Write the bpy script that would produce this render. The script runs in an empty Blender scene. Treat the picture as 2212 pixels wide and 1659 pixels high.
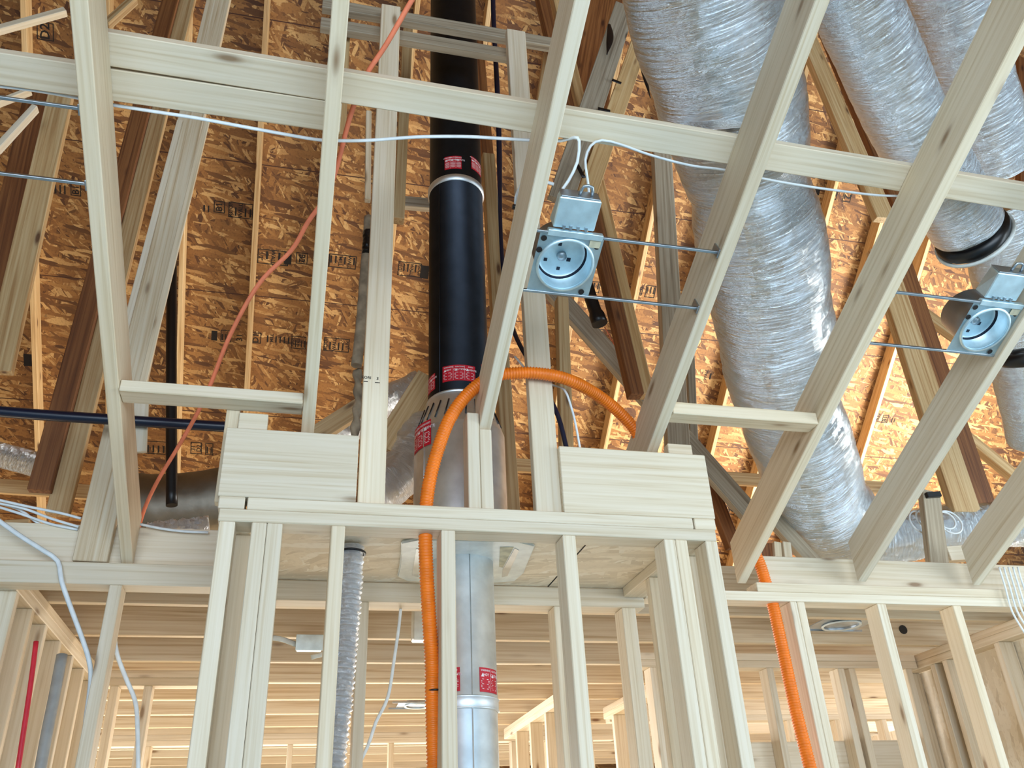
import bpy, bmesh, math, random
from mathutils import Vector, Matrix, noise
random.seed(7)
SC = bpy.context.scene
COL = SC.collection
# ------------------------------------------------------------------ camera, world, light, exposure
EYE = Vector((0, 0, 1.55))
F = 1862.43205                      # focal length in pixels of a 2212 x 1659 frame
CR = ((0.97194496, -0.23116041, -0.04344941),      # camera right
      (0.07826462, 0.49204562, -0.86704426),       # camera down
      (0.2218054, 0.83931875, 0.49633295))         # camera forward
cd = bpy.data.cameras.new('camera'); cam = bpy.data.objects.new('camera', cd); COL.objects.link(cam)
cd.sensor_fit = 'HORIZONTAL'; cd.sensor_width = 36; cd.lens = F / 2212 * 36
cd.clip_start = .02; cd.clip_end = 200
cam.matrix_world = Matrix(((CR[0][0], -CR[1][0], -CR[2][0], EYE.x), (CR[0][1], -CR[1][1], -CR[2][1], EYE.y),
                           (CR[0][2], -CR[1][2], -CR[2][2], EYE.z), (0, 0, 0, 1)))
SC.camera = cam
wd = bpy.data.worlds.new('daylight'); SC.world = wd; wd.use_nodes = True
bg = wd.node_tree.nodes['Background']; bg.inputs[0].default_value = (.66, .85, 1, 1); bg.inputs[1].default_value = .85

def area(name, loc, target, sx, sy, power, color):
    l = bpy.data.lights.new(name, 'AREA'); l.shape = 'RECTANGLE'; l.size = sx; l.size_y = sy; l.energy = power; l.color = color
    o = bpy.data.objects.new(name, l); COL.objects.link(o); o.location = loc
    o.rotation_euler = (Vector(target) - Vector(loc)).to_track_quat('-Z', 'Y').to_euler()
    return o
area('window_daylight', (0.2, -3.6, 2.0), (0.4, 2.6, 2.6), 5.0, 2.6, 240, (.73, .86, 1))
area('window_daylight_right', (5.6, 0.2, 2.2), (2.0, 3.0, 3.2), 3.0, 2.4, 130, (.80, .92, 1))
area('attic_fill_right', (7.2, 5.2, 3.2), (3.8, 7.2, 5.2), 2.0, 2.0, 460, (1, .96, .88)).data.spread = math.radians(140)  # added fill lamp brightening the right side of the attic
area('window_daylight_back', (1.2, 9.6, 1.5), (1.0, 6.0, 0.2), 6.0, 1.8, 170, (1, .96, .88)).data.spread = math.radians(105)
area('back_room_fill_left', (-3.4, 6.2, 1.5), (-1.0, 6.0, 0.3), 3.0, 1.8, 260, (.96, .97, 1)).data.spread = math.radians(110)  # added fill lamp for floor bounce under the back joists
SC.view_settings.view_transform = 'Standard'; SC.view_settings.look = 'None'
SC.view_settings.exposure = 0.16; SC.view_settings.gamma = 1
SC.view_settings.use_curve_mapping = False

# ------------------------------------------------------------------ measured planes of the place
TS = 0.443970; KV = 3.936           # underside of the vault rafters: z + TS*y = KV
CV, SV = math.cos(math.atan(TS)), math.sin(math.atan(TS))
TR = math.tan(math.radians(40)); ZR = 11.6     # underside of the roof deck: z + TR*y = ZR
YC, YW = 2.45, 3.10                 # face of the chase front wall, face of the main wall
PB, PT = 2.470, 2.546               # underside and top of the wall plates
def ray(x, y):
    a, b = (x - 1106) / F, (y - 829.5) / F
    return Vector((CR[0][i] * a + CR[1][i] * b + CR[2][i] for i in range(3)))
def hit(x, y, n, d):
    r = ray(x, y); n = Vector(n); return EYE + r * ((d - n.dot(EYE)) / n.dot(r))
def PY(x, y, Y): return hit(x, y, (0, 1, 0), Y)
def PZ(x, y, Z): return hit(x, y, (0, 0, 1), Z)
def PV(x, y, o=0): return hit(x, y, (0, TS, 1), KV + o)
def PR(x, y, o=0): return hit(x, y, (0, TR, 1), ZR - o)
def vz(y, o=0): return KV + o - TS * y

# ------------------------------------------------------------------ materials
def nt(name):
    m = bpy.data.materials.new(name); m.use_nodes = True
    t = m.node_tree; return m, t.nodes, t.links, t.nodes['Principled BSDF']
def srgb(r, g, b):
    return tuple(((c / 255) / 12.92 if c / 255 < .04045 else ((c / 255 + .055) / 1.055) ** 2.4) for c in (r, g, b)) + (1,)
def ramp(N, L, src, stops):
    r = N.new('ShaderNodeValToRGB'); e = r.color_ramp.elements
    while len(e) < len(stops): e.new(.5)
    for k, (p, c) in enumerate(stops): e[k].position = p; e[k].color = c
    L.new(src, r.inputs[0]); return r.outputs[0]
def mixc(N, L, fac, a, b, mode='MIX'):
    m = N.new('ShaderNodeMix'); m.data_type = 'RGBA'; m.blend_type = mode
    for s, v in ((m.inputs[0], fac), (m.inputs[6], a), (m.inputs[7], b)):
        if hasattr(v, 'is_output'): L.new(v, s)
        else: s.default_value = v
    return m.outputs[2]
def coords(N, L, scale, rnd=30.0):
    tc = N.new('ShaderNodeTexCoord'); oi = N.new('ShaderNodeObjectInfo')
    mp = N.new('ShaderNodeMapping'); mp.inputs['Scale'].default_value = scale
    ml = N.new('ShaderNodeMath'); ml.operation = 'MULTIPLY'; ml.inputs[1].default_value = rnd
    L.new(oi.outputs['Random'], ml.inputs[0])
    cb = N.new('ShaderNodeCombineXYZ')
    for i in range(3): L.new(ml.outputs[0], cb.inputs[i])
    ad = N.new('ShaderNodeVectorMath'); ad.operation = 'ADD'
    L.new(tc.outputs['Object'], mp.inputs['Vector']); L.new(mp.outputs[0], ad.inputs[0]); L.new(cb.outputs[0], ad.inputs[1])
    return ad.outputs[0], oi
def wood(name, light, mid, dark, knotc, vary=.18, knots=.9):
    m, N, L, B = nt(name)
    v, oi = coords(N, L, (1.1, 55, 55))
    n = N.new('ShaderNodeTexNoise'); n.inputs['Scale'].default_value = 1.6; n.inputs['Detail'].default_value = 6; n.inputs['Distortion'].default_value = .5
    L.new(v, n.inputs['Vector'])
    c = ramp(N, L, n.outputs['Fac'], [(.30, dark), (.47, mid), (.62, light), (1, light)])
    v2, _ = coords(N, L, (.5, 11, 11), 17)
    n2 = N.new('ShaderNodeTexNoise'); n2.inputs['Scale'].default_value = 2; n2.inputs['Detail'].default_value = 3
    L.new(v2, n2.inputs['Vector'])
    f2 = ramp(N, L, n2.outputs['Fac'], [(.40, (0, 0, 0, 1)), (.75, (.55, .55, .55, 1))])
    c = mixc(N, L, f2, c, mid)
    # knots
    v3, _ = coords(N, L, (3.6, 13, 13), 41)
    vo = N.new('ShaderNodeTexVoronoi'); vo.inputs['Scale'].default_value = .75; L.new(v3, vo.inputs['Vector'])
    kf = ramp(N, L, vo.outputs['Distance'], [(.0, (knots, knots, knots, 1)), (.055, (knots, knots, knots, 1)), (.13, (.12, .12, .12, 1)), (.2, (0, 0, 0, 1))])
    c = mixc(N, L, kf, c, knotc)
    wn = N.new('ShaderNodeTexWhiteNoise'); wn.noise_dimensions = '1D'; L.new(oi.outputs['Random'], wn.inputs['W'])
    c = mixc(N, L, ramp(N, L, wn.outputs['Value'], [(.35, (0, 0, 0, 1)), (1, (.5, .5, .5, 1))]), c, (1, .90, .74, 1), 'MULTIPLY')
    hs = N.new('ShaderNodeHueSaturation'); L.new(c, hs.inputs['Color'])
    mr = N.new('ShaderNodeMapRange'); mr.inputs['To Min'].default_value = 1 - vary; mr.inputs['To Max'].default_value = 1 + vary * .35
    L.new(oi.outputs['Random'], mr.inputs[0]); L.new(mr.outputs[0], hs.inputs['Value'])
    L.new(hs.outputs[0], B.inputs['Base Color']); B.inputs['Roughness'].default_value = .62
    bp = N.new('ShaderNodeBump'); bp.inputs['Strength'].default_value = .12; bp.inputs['Distance'].default_value = .002
    L.new(n.outputs['Fac'], bp.inputs['Height']); L.new(bp.outputs[0], B.inputs['Normal'])
    return m
def osb(name, cols, scale=1.0, seams=None):
    m, N, L, B = nt(name)
    tc = N.new('ShaderNodeTexCoord'); c = None
    for k, (rot, sc) in enumerate(((.45, (7, 36, 7)), (-.6, (8, 40, 8)), (1.3, (8, 38, 8)), (2.2, (9, 46, 9)), (-.15, (7, 38, 7)))):
        mp = N.new('ShaderNodeMapping'); mp.inputs['Rotation'].default_value = (0, 0, rot); mp.vector_type = 'TEXTURE'; mp.inputs['Scale'].default_value = tuple(1 / (s * scale) for s in sc)
        mp.inputs['Location'].default_value = (k * 3.17, k * 1.73, 0)
        L.new(tc.outputs['Object'], mp.inputs['Vector'])
        ns = N.new('ShaderNodeTexNoise'); ns.inputs['Scale'].default_value = .8; L.new(mp.outputs[0], ns.inputs['Vector'])
        mx = N.new('ShaderNodeVectorMath'); mx.operation = 'MULTIPLY_ADD'; mx.inputs[1].default_value = (1.6, 1.6, 1.6)
        L.new(ns.outputs['Color'], mx.inputs[0]); L.new(mp.outputs[0], mx.inputs[2])
        vo = N.new('ShaderNodeTexVoronoi'); vo.inputs['Scale'].default_value = 1; L.new(mx.outputs[0], vo.inputs['Vector'])
        sp = N.new('ShaderNodeSeparateColor'); L.new(vo.outputs['Color'], sp.inputs[0])
        lay = ramp(N, L, sp.outputs[0], [(0, cols[0]), (.3, cols[1]), (.7, cols[2]), (1, cols[3])])
        if c is None: c = lay
        else:
            f = ramp(N, L, sp.outputs[1], [(.52, (0, 0, 0, 1)), (.56, (1, 1, 1, 1))])
            c = mixc(N, L, f, c, lay)
    big = N.new('ShaderNodeTexNoise'); big.inputs['Scale'].default_value = 60; big.inputs['Detail'].default_value = 4; L.new(tc.outputs['Object'], big.inputs['Vector'])
    c = mixc(N, L, ramp(N, L, big.outputs['Fac'], [(.34, (.35, .35, .35, 1)), (.48, (0, 0, 0, 1))]), c, cols[0])
    if seams:
        sx = N.new('ShaderNodeSeparateXYZ'); L.new(tc.outputs['Object'], sx.inputs[0])
        a = N.new('ShaderNodeMath'); a.operation = 'ADD'; a.inputs[1].default_value = seams[1] + 50 * seams[0]; L.new(sx.outputs[1], a.inputs[0])
        b = N.new('ShaderNodeMath'); b.operation = 'MODULO'; b.inputs[1].default_value = seams[0]; L.new(a.outputs[0], b.inputs[0])
        d = N.new('ShaderNodeMath'); d.operation = 'LESS_THAN'; d.inputs[1].default_value = .009; L.new(b.outputs[0], d.inputs[0])
        c = mixc(N, L, d.outputs[0], c, srgb(60, 25, 5))
    L.new(c, B.inputs['Base Color']); B.inputs['Roughness'].default_value = .7
    return m
def metal(name, col, rough, bump=0, bscale=8, metallic=1.0):
    m, N, L, B = nt(name)
    B.inputs['Metallic'].default_value = metallic; B.inputs['Roughness'].default_value = rough
    tc = N.new('ShaderNodeTexCoord'); n = N.new('ShaderNodeTexNoise'); n.inputs['Scale'].default_value = bscale; n.inputs['Detail'].default_value = 4
    L.new(tc.outputs['Object'], n.inputs['Vector'])
    c2 = tuple(x * .82 for x in col[:3]) + (1,)
    L.new(ramp(N, L, n.outputs['Fac'], [(.35, c2), (.65, col)]), B.inputs['Base Color'])
    if bump:
        bp = N.new('ShaderNodeBump'); bp.inputs['Strength'].default_value = bump; bp.inputs['Distance'].default_value = .01
        L.new(n.outputs['Fac'], bp.inputs['Height']); L.new(bp.outputs[0], B.inputs['Normal'])
    return m
def foil(name, col, rough=.22, strength=.6):
    m, N, L, B = nt(name)
    B.inputs['Metallic'].default_value = 1; B.inputs['Roughness'].default_value = rough; B.inputs['Base Color'].default_value = col
    uv = N.new('ShaderNodeUVMap'); mp = N.new('ShaderNodeMapping'); mp.inputs['Scale'].default_value = (9, 85, 1); mp.inputs['Rotation'].default_value = (0, 0, .0)
    L.new(uv.outputs[0], mp.inputs['Vector'])
    n = N.new('ShaderNodeTexNoise'); n.inputs['Scale'].default_value = 1.0; n.inputs['Detail'].default_value = 6; n.inputs['Roughness'].default_value = .65; n.inputs['Distortion'].default_value = 1.2
    L.new(mp.outputs[0], n.inputs['Vector'])
    mp2 = N.new('ShaderNodeMapping'); mp2.inputs['Scale'].default_value = (5, 5, 1); L.new(uv.outputs[0], mp2.inputs['Vector'])
    vo = N.new('ShaderNodeTexVoronoi'); vo.inputs['Scale'].default_value = 4; L.new(mp2.outputs[0], vo.inputs['Vector'])
    ad = N.new('ShaderNodeMath'); ad.operation = 'MULTIPLY_ADD'; ad.inputs[1].default_value = .25
    L.new(vo.outputs['Distance'], ad.inputs[0]); L.new(n.outputs['Fac'], ad.inputs[2])
    bp = N.new('ShaderNodeBump'); bp.inputs['Strength'].default_value = strength; bp.inputs['Distance'].default_value = .03
    L.new(ad.outputs[0], bp.inputs['Height']); L.new(bp.outputs[0], B.inputs['Normal'])
    return m
def plain(name, col, rough=.5, metallic=0, nvar=.15):
    m, N, L, B = nt(name)
    tc = N.new('ShaderNodeTexCoord'); n = N.new('ShaderNodeTexNoise'); n.inputs['Scale'].default_value = 25; L.new(tc.outputs['Object'], n.inputs['Vector'])
    c2 = tuple(x * (1 - nvar) for x in col[:3]) + (1,)
    L.new(ramp(N, L, n.outputs['Fac'], [(.35, c2), (.65, col)]), B.inputs['Base Color'])
    B.inputs['Roughness'].default_value = rough; B.inputs['Metallic'].default_value = metallic
    return m
PINE = wood('pine_lumber', srgb(230, 217, 195), srgb(223, 208, 182), srgb(207, 187, 155), srgb(128, 92, 54), .12, .8)
JOISTW = wood('joist_lumber', srgb(234, 220, 194), srgb(224, 204, 172), srgb(196, 168, 130), srgb(110, 66, 30), .15, .9)
TRUSS = wood('warm_shade_pine', srgb(214, 184, 138), srgb(198, 162, 112), srgb(166, 122, 74), srgb(86, 44, 18), .3)  # pine with the attic's warm bounced light put into its colour
REDW = wood('deep_shade_pine', srgb(150, 98, 54), srgb(126, 76, 38), srgb(92, 50, 22), srgb(50, 20, 8), .25)  # same pine, attic shade and warm bounce painted in deeper
GREYW = wood('grey_lumber', srgb(180, 168, 148), srgb(164, 150, 128), srgb(128, 112, 92), srgb(60, 45, 30), .2)  # greyer and darker than the pale pine
OSBM = osb('oriented_strand_board', [srgb(74, 40, 12), srgb(122, 79, 34), srgb(147, 101, 50), srgb(194, 154, 98)], .85, (1.14, .0))
PLY = osb('pale_sheathing', [srgb(214, 200, 176), srgb(230, 217, 194), srgb(238, 226, 204), srgb(244, 236, 220)], .7)
FOIL = foil('foil_jacket', (.80, .86, .90, 1), .22, .85)
FOILR = foil('crinkled_aluminium', (.92, .94, .96, 1), .36, 1.0)
GALV = metal('galvanized_steel', (.86, .93, .98, 1), .46, .04, 14)
GALVD = metal('shaded_galvanized_steel', (.035, .042, .055, 1), .45, .04, 14)  # galvanized steel with the dark attic reflection put into its colour
ALU = metal('bright_zinc_plate', (.76, .93, 1, 1), .5, .03, 20)
GREYMET = metal('grey_zinc', (.45, .50, .54, 1), .4, .05, 18)
WHITEP = plain('white_enamel', srgb(226, 232, 228), .4)
WHITEC = plain('white_cable_jacket', srgb(232, 238, 240), .4)
BLACK = plain('black_plastic', srgb(14, 14, 17), .35)
BLUEBLK = plain('blue_black_jacket', srgb(14, 20, 44), .32)
ORANGE = plain('orange_conduit', srgb(250, 128, 26), .38)
CORD = plain('salmon_cord', srgb(255, 142, 104), .5)
RED = plain('red_label', srgb(196, 14, 40), .5)
REDPIPE = plain('red_pipe', srgb(206, 40, 60), .4)
GREYPIPE = plain('grey_pipe', srgb(150, 156, 158), .4)
INK = plain('black_ink', srgb(20, 12, 8), .8)
WINK = plain('white_ink', srgb(240, 225, 225), .6)
FOAM = plain('dusty_foam', srgb(168, 152, 128), .9, 0, .4)
INSUL = plain('pale_insulation', srgb(214, 206, 176), .9, 0, .4)
CONC = plain('concrete', srgb(164, 202, 220), .8)
SUBF = plain('subfloor', srgb(222, 204, 172), .9)

# ------------------------------------------------------------------ mesh helpers
def link(name, bm, mat, parent=None, mw=None, smooth=False):
    me = bpy.data.meshes.new(name); bm.normal_update(); bm.to_mesh(me); bm.free()
    if smooth:
        for p in me.polygons: p.use_smooth = True
    me.materials.append(mat)
    o = bpy.data.objects.new(name, me); COL.objects.link(o)
    if mw is not None: o.matrix_world = mw
    if parent is not None:
        o.parent = parent
        if mw is not None:
            o.matrix_parent_inverse = Matrix.Identity(4); o.matrix_local = parent.matrix_world.inverted() @ mw
    return o
def tag(o, label, cat, group=None, kind=None):
    if label: o['label'] = label
    if cat: o['category'] = cat
    if group: o['group'] = group
    if kind: o['kind'] = kind
    return o
def empty(name, label, cat, mw, group=None):
    o = bpy.data.objects.new(name, None); COL.objects.link(o); o.empty_display_size = .1
    o.matrix_world = mw; return tag(o, label, cat, group)
def frame(A, L, n):
    L = Vector(L).normalized(); n = Vector(n); n = (n - L * n.dot(L)).normalized(); s = n.cross(L)
    return Matrix(((L.x, s.x, n.x, A.x), (L.y, s.y, n.y, A.y), (L.z, s.z, n.z, A.z), (0, 0, 0, 1)))
def boxbm(x0, x1, y0, y1, z0, z1, bev=.0025, bm=None):
    b = bmesh.new()
    vs = [b.verts.new((x, y, z)) for x in (x0, x1) for y in (y0, y1) for z in (z0, z1)]
    for f in ((0, 1, 3, 2), (4, 6, 7, 5), (0, 4, 5, 1), (2, 3, 7, 6), (0, 2, 6, 4), (1, 5, 7, 3)): b.faces.new([vs[i] for i in f])
    if bev: bmesh.ops.bevel(b, geom=list(b.edges), offset=bev, segments=1, affect='EDGES')
    bmesh.ops.recalc_face_normals(b, faces=b.faces)
    if bm is None: return b
    me = bpy.data.meshes.new('tmp'); b.to_mesh(me); b.free(); bm.from_mesh(me); bpy.data.meshes.remove(me); return bm
def stick(name, label, cat, A, B, w, d, n=(0, -1, 0), mat=None, group=None, parent=None, cut0=0, cut1=0):
    """board whose seen face runs from A to B; w across that face, d deep behind it"""
    A, B = Vector(A), Vector(B); ln = (B - A).length
    bm = boxbm(0, ln, -w / 2, w / 2, -d, 0)
    for v in bm.verts:                       # slanted end cuts
        if v.co.x < ln / 2: v.co.x += cut0 * v.co.z
        else: v.co.x += cut1 * v.co.z
    o = link(name, bm, mat or PINE, parent, frame(A, B - A, n))
    return tag(o, label, cat, group)
def post(name, label, x, x2, y0, y1, z0, z1, mat=None, group=None, cat='wood post'):
    return stick(name, label, cat, ((x + x2) / 2, y0, z0), ((x + x2) / 2, y0, z1), abs(x2 - x), y1 - y0, (0, -1, 0), mat, group)
def beam(name, label, x0, x1, y0, y1, z0, z1, mat=None, group=None, cat='wood beam', kind=None):
    o = stick(name, label, cat, (x0, y0, (z0 + z1) / 2), (x1, y0, (z0 + z1) / 2), z1 - z0, y1 - y0, (0, -1, 0), mat, group)
    if kind: o['kind'] = kind
    return o
def ybeam(name, label, x0, x1, ya, yb, z0, z1, mat=None, group=None, cat='wood beam'):
    return stick(name, label, cat, ((x0 + x1) / 2, ya, z0), ((x0 + x1) / 2, yb, z0), x1 - x0, z1 - z0, (0, 0, -1), mat, group)
def spline(pts, step):
    P = [Vector(p) for p in pts]; P = [P[0] * 2 - P[1]] + P + [P[-1] * 2 - P[-2]]; out = []
    for i in range(1, len(P) - 2):
        a, b, c, d = P[i - 1:i + 3]; n = max(2, int((c - b).length / step))
        for k in range(n):
            t = k / n
            out.append(.5 * ((2 * b) + (c - a) * t + (2 * a - 5 * b + 4 * c - d) * t * t + (3 * b - a - 3 * c + d) * t ** 3))
    out.append(P[-2].copy()); return out
def tubebm(pts, r, seg=10, step=.02, rad=None, caps=True, disp=None, smoothpath=True, flat=1.0, bm=None):
    Q = spline(pts, step) if smoothpath else [Vector(p) for p in pts]
    bm = bm or bmesh.new(); uvl = bm.loops.layers.uv.verify()
    T0 = (Q[1] - Q[0]).normalized(); up = Vector((0, 0, 1)) if abs(T0.z) < .9 else Vector((1, 0, 0))
    N = (up - T0 * up.dot(T0)).normalized(); rings = []; s = 0; S = []
    for i, q in enumerate(Q):
        T = (Q[min(i + 1, len(Q) - 1)] - Q[max(i - 1, 0)]).normalized()
        N = (N - T * N.dot(T)).normalized(); Bn = T.cross(N)
        if i: s += (q - Q[i - 1]).length
        S.append(s); ring = []
        for k in range(seg):
            a = 2 * math.pi * k / seg; rr = (rad(s, i / (len(Q) - 1)) if rad else r)
            if disp: rr += disp(a, s)
            ring.append(bm.verts.new(q + (N * math.cos(a) + Bn * math.sin(a) * flat) * rr))
        rings.append(ring)
    for i in range(len(rings) - 1):
        for k in range(seg):
            k2 = (k + 1) % seg
            f = bm.faces.new((rings[i][k], rings[i][k2], rings[i + 1][k2], rings[i + 1][k])); f.smooth = True
            for lp, (u, v) in zip(f.loops, ((k / seg, S[i]), ((k + 1) / seg, S[i]), ((k + 1) / seg, S[i + 1]), (k / seg, S[i + 1]))): lp[uvl].uv = (u, v)
    if caps:
        bm.faces.new(list(reversed(rings[0]))); bm.faces.new(rings[-1])
    return bm
def tube(name, label, cat, pts, r, mat, seg=10, step=.02, rad=None, parent=None, caps=True, disp=None, smoothpath=True, flat=1.0, group=None):
    bm = tubebm([Vector(p) for p in pts], r, seg, step, rad, caps, disp, smoothpath, flat)
    return tag(link(name, bm, mat, parent), label, cat, group)
def lathe(name, prof, mat, parent, loc, seg=64, smooth=True, mw=None):
    bm = bmesh.new(); rings = [[bm.verts.new((r * math.cos(2 * math.pi * k / seg), r * math.sin(2 * math.pi * k / seg), z)) for k in range(seg)] for r, z in prof]
    for i in range(len(rings) - 1):
        for k in range(seg): bm.faces.new((rings[i][k], rings[i][(k + 1) % seg], rings[i + 1][(k + 1) % seg], rings[i + 1][k]))
    bmesh.ops.recalc_face_normals(bm, faces=bm.faces)
    return link(name, bm, mat, parent, mw if mw is not None else Matrix.Translation(loc), smooth)
def textmesh(body, size):
    cu = bpy.data.curves.new('txt', 'FONT'); cu.body = body; cu.size = size; cu.align_x = 'CENTER'; cu.align_y = 'CENTER'; cu.resolution_u = 2; cu.offset = size * .018
    o = bpy.data.objects.new('txt', cu); COL.objects.link(o); bpy.context.view_layer.update()
    me = bpy.data.meshes.new_from_object(o.evaluated_get(bpy.context.evaluated_depsgraph_get()))
    bpy.data.objects.remove(o); bpy.data.curves.remove(cu); return me
def addtext(bm, body, size, mat4):
    me = textmesh(body, size); me.transform(mat4); bm.from_mesh(me); bpy.data.meshes.remove(me)
def addrect(bm, w, h, mat4, border=0):
    def q(x0, x1, y0, y1): bm.faces.new([bm.verts.new(mat4 @ Vector((x, y, 0))) for x, y in ((x0, y0), (x1, y0), (x1, y1), (x0, y1))])
    if not border: q(-w / 2, w / 2, -h / 2, h / 2)
    else:
        b = border; q(-w / 2, w / 2, h / 2 - b, h / 2); q(-w / 2, w / 2, -h / 2, -h / 2 + b); q(-w / 2, -w / 2 + b, -h / 2, h / 2); q(w / 2 - b, w / 2, -h / 2, h / 2)
ORD = ['first', 'second', 'third', 'fourth', 'fifth', 'sixth', 'seventh', 'eighth', 'ninth', 'tenth', 'eleventh', 'twelfth', 'thirteenth', 'fourteenth', 'fifteenth', 'sixteenth']

# ================================================================== SETTING
fl = link('floor', boxbm(-7, 11, -6, 3.1, -.1, 0, 0), CONC); fl['kind'] = 'structure'
fl2 = link('floor', boxbm(-7, 11, 3.1, 13, -.1, 0, 0), SUBF); fl2['kind'] = 'structure'
gable_blocker = link('wall_left', boxbm(-6.95, -6.9, -4.5, 11.2, 0, 10, 0), OSBM); gable_blocker['kind'] = 'structure'  # unseen gable wall, added to keep sky light out of the attic
# roof deck over the back of the house, then an unseen front slope added to block the sky
U = Vector((0, -math.cos(math.radians(40)), math.sin(math.radians(40))))     # up the slope
ND = Vector((0, -math.sin(math.radians(40)), -math.cos(math.radians(40))))   # down out of the deck
O0 = Vector((0, 6.265 * math.cos(math.radians(40)), 0)); O0.z = ZR - TR * O0.y
deckm = Matrix(((1, 0, 0, O0.x), (0, U.y, -ND.y, O0.y), (0, U.z, -ND.z, O0.z), (0, 0, 0, 1)))
s_top = (O0.y - 2.2) / math.cos(math.radians(40)); s_bot = -(11.2 - O0.y) / math.cos(math.radians(40))
deck = link('ceiling', boxbm(-7, 11, s_bot, s_top, 0, .02, 0), OSBM, None, deckm); deck['kind'] = 'structure'
zrg = ZR - TR * 2.2
d2 = Matrix(((1, 0, 0, 0), (0, math.cos(math.radians(40)), -math.sin(math.radians(40)), 2.2), (0, math.sin(math.radians(40)), math.cos(math.radians(40)), zrg), (0, 0, 0, 1)))
deck2 = link('ceiling', boxbm(-7, 11, -8.5, 0, 0, .02, 0), OSBM, None, d2); deck2['kind'] = 'structure'

# ================================================================== ROOF RAFTERS on the deck
for k in range(-6, 11):
    x = -.02 + .58 * k
    a = Vector((x, 10.6, ZR - TR * 10.6)); b = Vector((x, 2.25, ZR - TR * 2.25))
    off = ND * .14
    if k < 0: lab = 'roof rafter under the strand board deck, %s to the left of the flue' % ORD[-k - 1]
    elif k == 0: lab = 'roof rafter under the strand board deck, straight behind the second vault rafter'
    else: lab = 'roof rafter under the strand board deck, %s to the right of the flue' % ORD[k - 1]
    stick('roof_rafter', lab, 'rafter', a + off, b + off, .04, .138, ND, TRUSS, 'roof rafters under the deck')

# ================================================================== VAULT RAFTERS (sloping over the camera)
DN = Vector((0, -SV, -CV))
VR = [(-.585, 3.125, 'leftmost pale vault rafter, standing on the left wall plate'),
      (-.012, 3.05, 'narrow pale vault rafter whose foot drops behind the left header board'),
      (.555, 2.53, 'pale vault rafter beside the square light can, ending on two short studs'),
      (1.16, 3.05, 'greyish vault rafter whose foot drops behind the right header board'),
      (1.75, 3.13, 'long knotty vault rafter landing just right of the chase corner'),
      (2.29, 3.1, 'vault rafter landing on the right wall plate beside the big foil duct'),
      (2.855, 3.1, 'vault rafter at the right edge landing on the right wall plate')]
rafts = []
for x, yf, lab in VR:
    A = Vector((x, yf, vz(yf))); Bq = Vector((x, -.5, vz(-.5)))
    rafts.append(stick('vault_rafter', lab, 'rafter', A, Bq, .04, .16, DN, PINE, 'vault rafters overhead', cut0=-TS))
# catwalk boards lying flat on the rafters
def onv(x, y, o):   # point on vault plane raised o
    return Vector((x, y, vz(y, o)))
OB = .16 / CV + .001
stick('catwalk_board', 'long pale board laid flat across the rafters, reaching the right edge', 'wood board', PV(222, 105, OB) , PV(2420, 462, OB), .084, .036, DN, PINE)
stick('catwalk_board', 'shorter pale board laid below the long one, ending broken past the narrow rafter', 'wood board', PV(-60, 141, OB), PV(736, 256, OB), .082, .036, DN, PINE)
# nailing blocks between rafters
b0 = PY(450, 857, 2.42); b1 = PY(1600, 903, 2.36)
beam('rafter_block', 'pale block nailed between the two leftmost vault rafters', -.564, -.033, 2.42, 2.498, b0.z, b0.z + .038, cat='wood block')
beam('rafter_block', 'pale block nailed between the greyish and the long knotty vault rafters', 1.181, 1.729, 2.36, 2.43, b1.z, b1.z + .045, cat='wood block')

# ================================================================== CHASE (framed box around the flue)
beam('bottom_top_plate', 'lower top plate of the chase front wall, above its studs', -.24, 1.31, YC, YC + .089, PB, PB + .038, cat='wood plate')
beam('upper_top_plate', 'upper top plate of the chase front, under the header boards', -.165, 1.235, YC, YC + .089, PB + .0385, PT, cat='wood plate')
beam('plate_end_piece', 'short plate end under the left header board', -.245, -.172, YC, YC + .089, PB + .0385, PT, cat='wood block')
beam('plate_end_piece', 'short plate end under the right header board', 1.24, 1.315, YC, YC + .089, PB + .0385, PT, cat='wood block')
beam('header_board', 'wide pale header board standing on the chase plate left of the flue', -.25, .146, YC, YC + .038, PT + .0005, PT + .222, cat='wood board')
beam('header_board', 'wide pale header board standing on the chase plate right of the flue', .797, 1.318, YC, YC + .038, PT + .0005, PT + .232, cat='wood board')
def vpost(lab, pa, pb, Y, w, d, mat=None, name='upright_post', group=None, cat='wood post'):
    """upright or leaning board through two seen points, its face at depth Y"""
    return stick(name, lab, cat, PY(pa[0], pa[1], Y), PY(pb[0], pb[1], Y), w, d, (0, -1, 0), mat, group)
post('shaft_post', 'tall pale stud left of the flue, rising from the chase plate with grade stamp', .152, .234, YC + .02, YC + .058, PT + .0005, 4.88)
post('shaft_post', 'tall pale stud right of the flue, rising from the chase plate', .712, .797, YC + .02, YC + .058, PT + .0005, 4.86)
post('cripple_stud', 'short stud left of two under the rafter in front of the flue', .493, .5325, YC + .012, YC + .09, PT + .0005, 2.885)
post('cripple_stud', 'short stud right of two under the rafter in front of the flue', .5335, .573, YC + .012, YC + .09, PT + .0005, vz(2.47) - .012)
post('cripple_stud', 'narrow upright at the left end of the left header board', *sorted((-.262, -.222)), YC + .05, YC + .088, PT + .0005, 2.885)
beam('end_block', 'small pale block behind the top of the left header board', -.222, -.135, YC + .04, YC + .078, PT + .001, 2.842, cat='wood block')
beam('end_block', 'small pale block behind the top right of the right header board', 1.205, 1.295, YC + .04, YC + .078, PT + .001, 2.835, cat='wood block')
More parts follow.
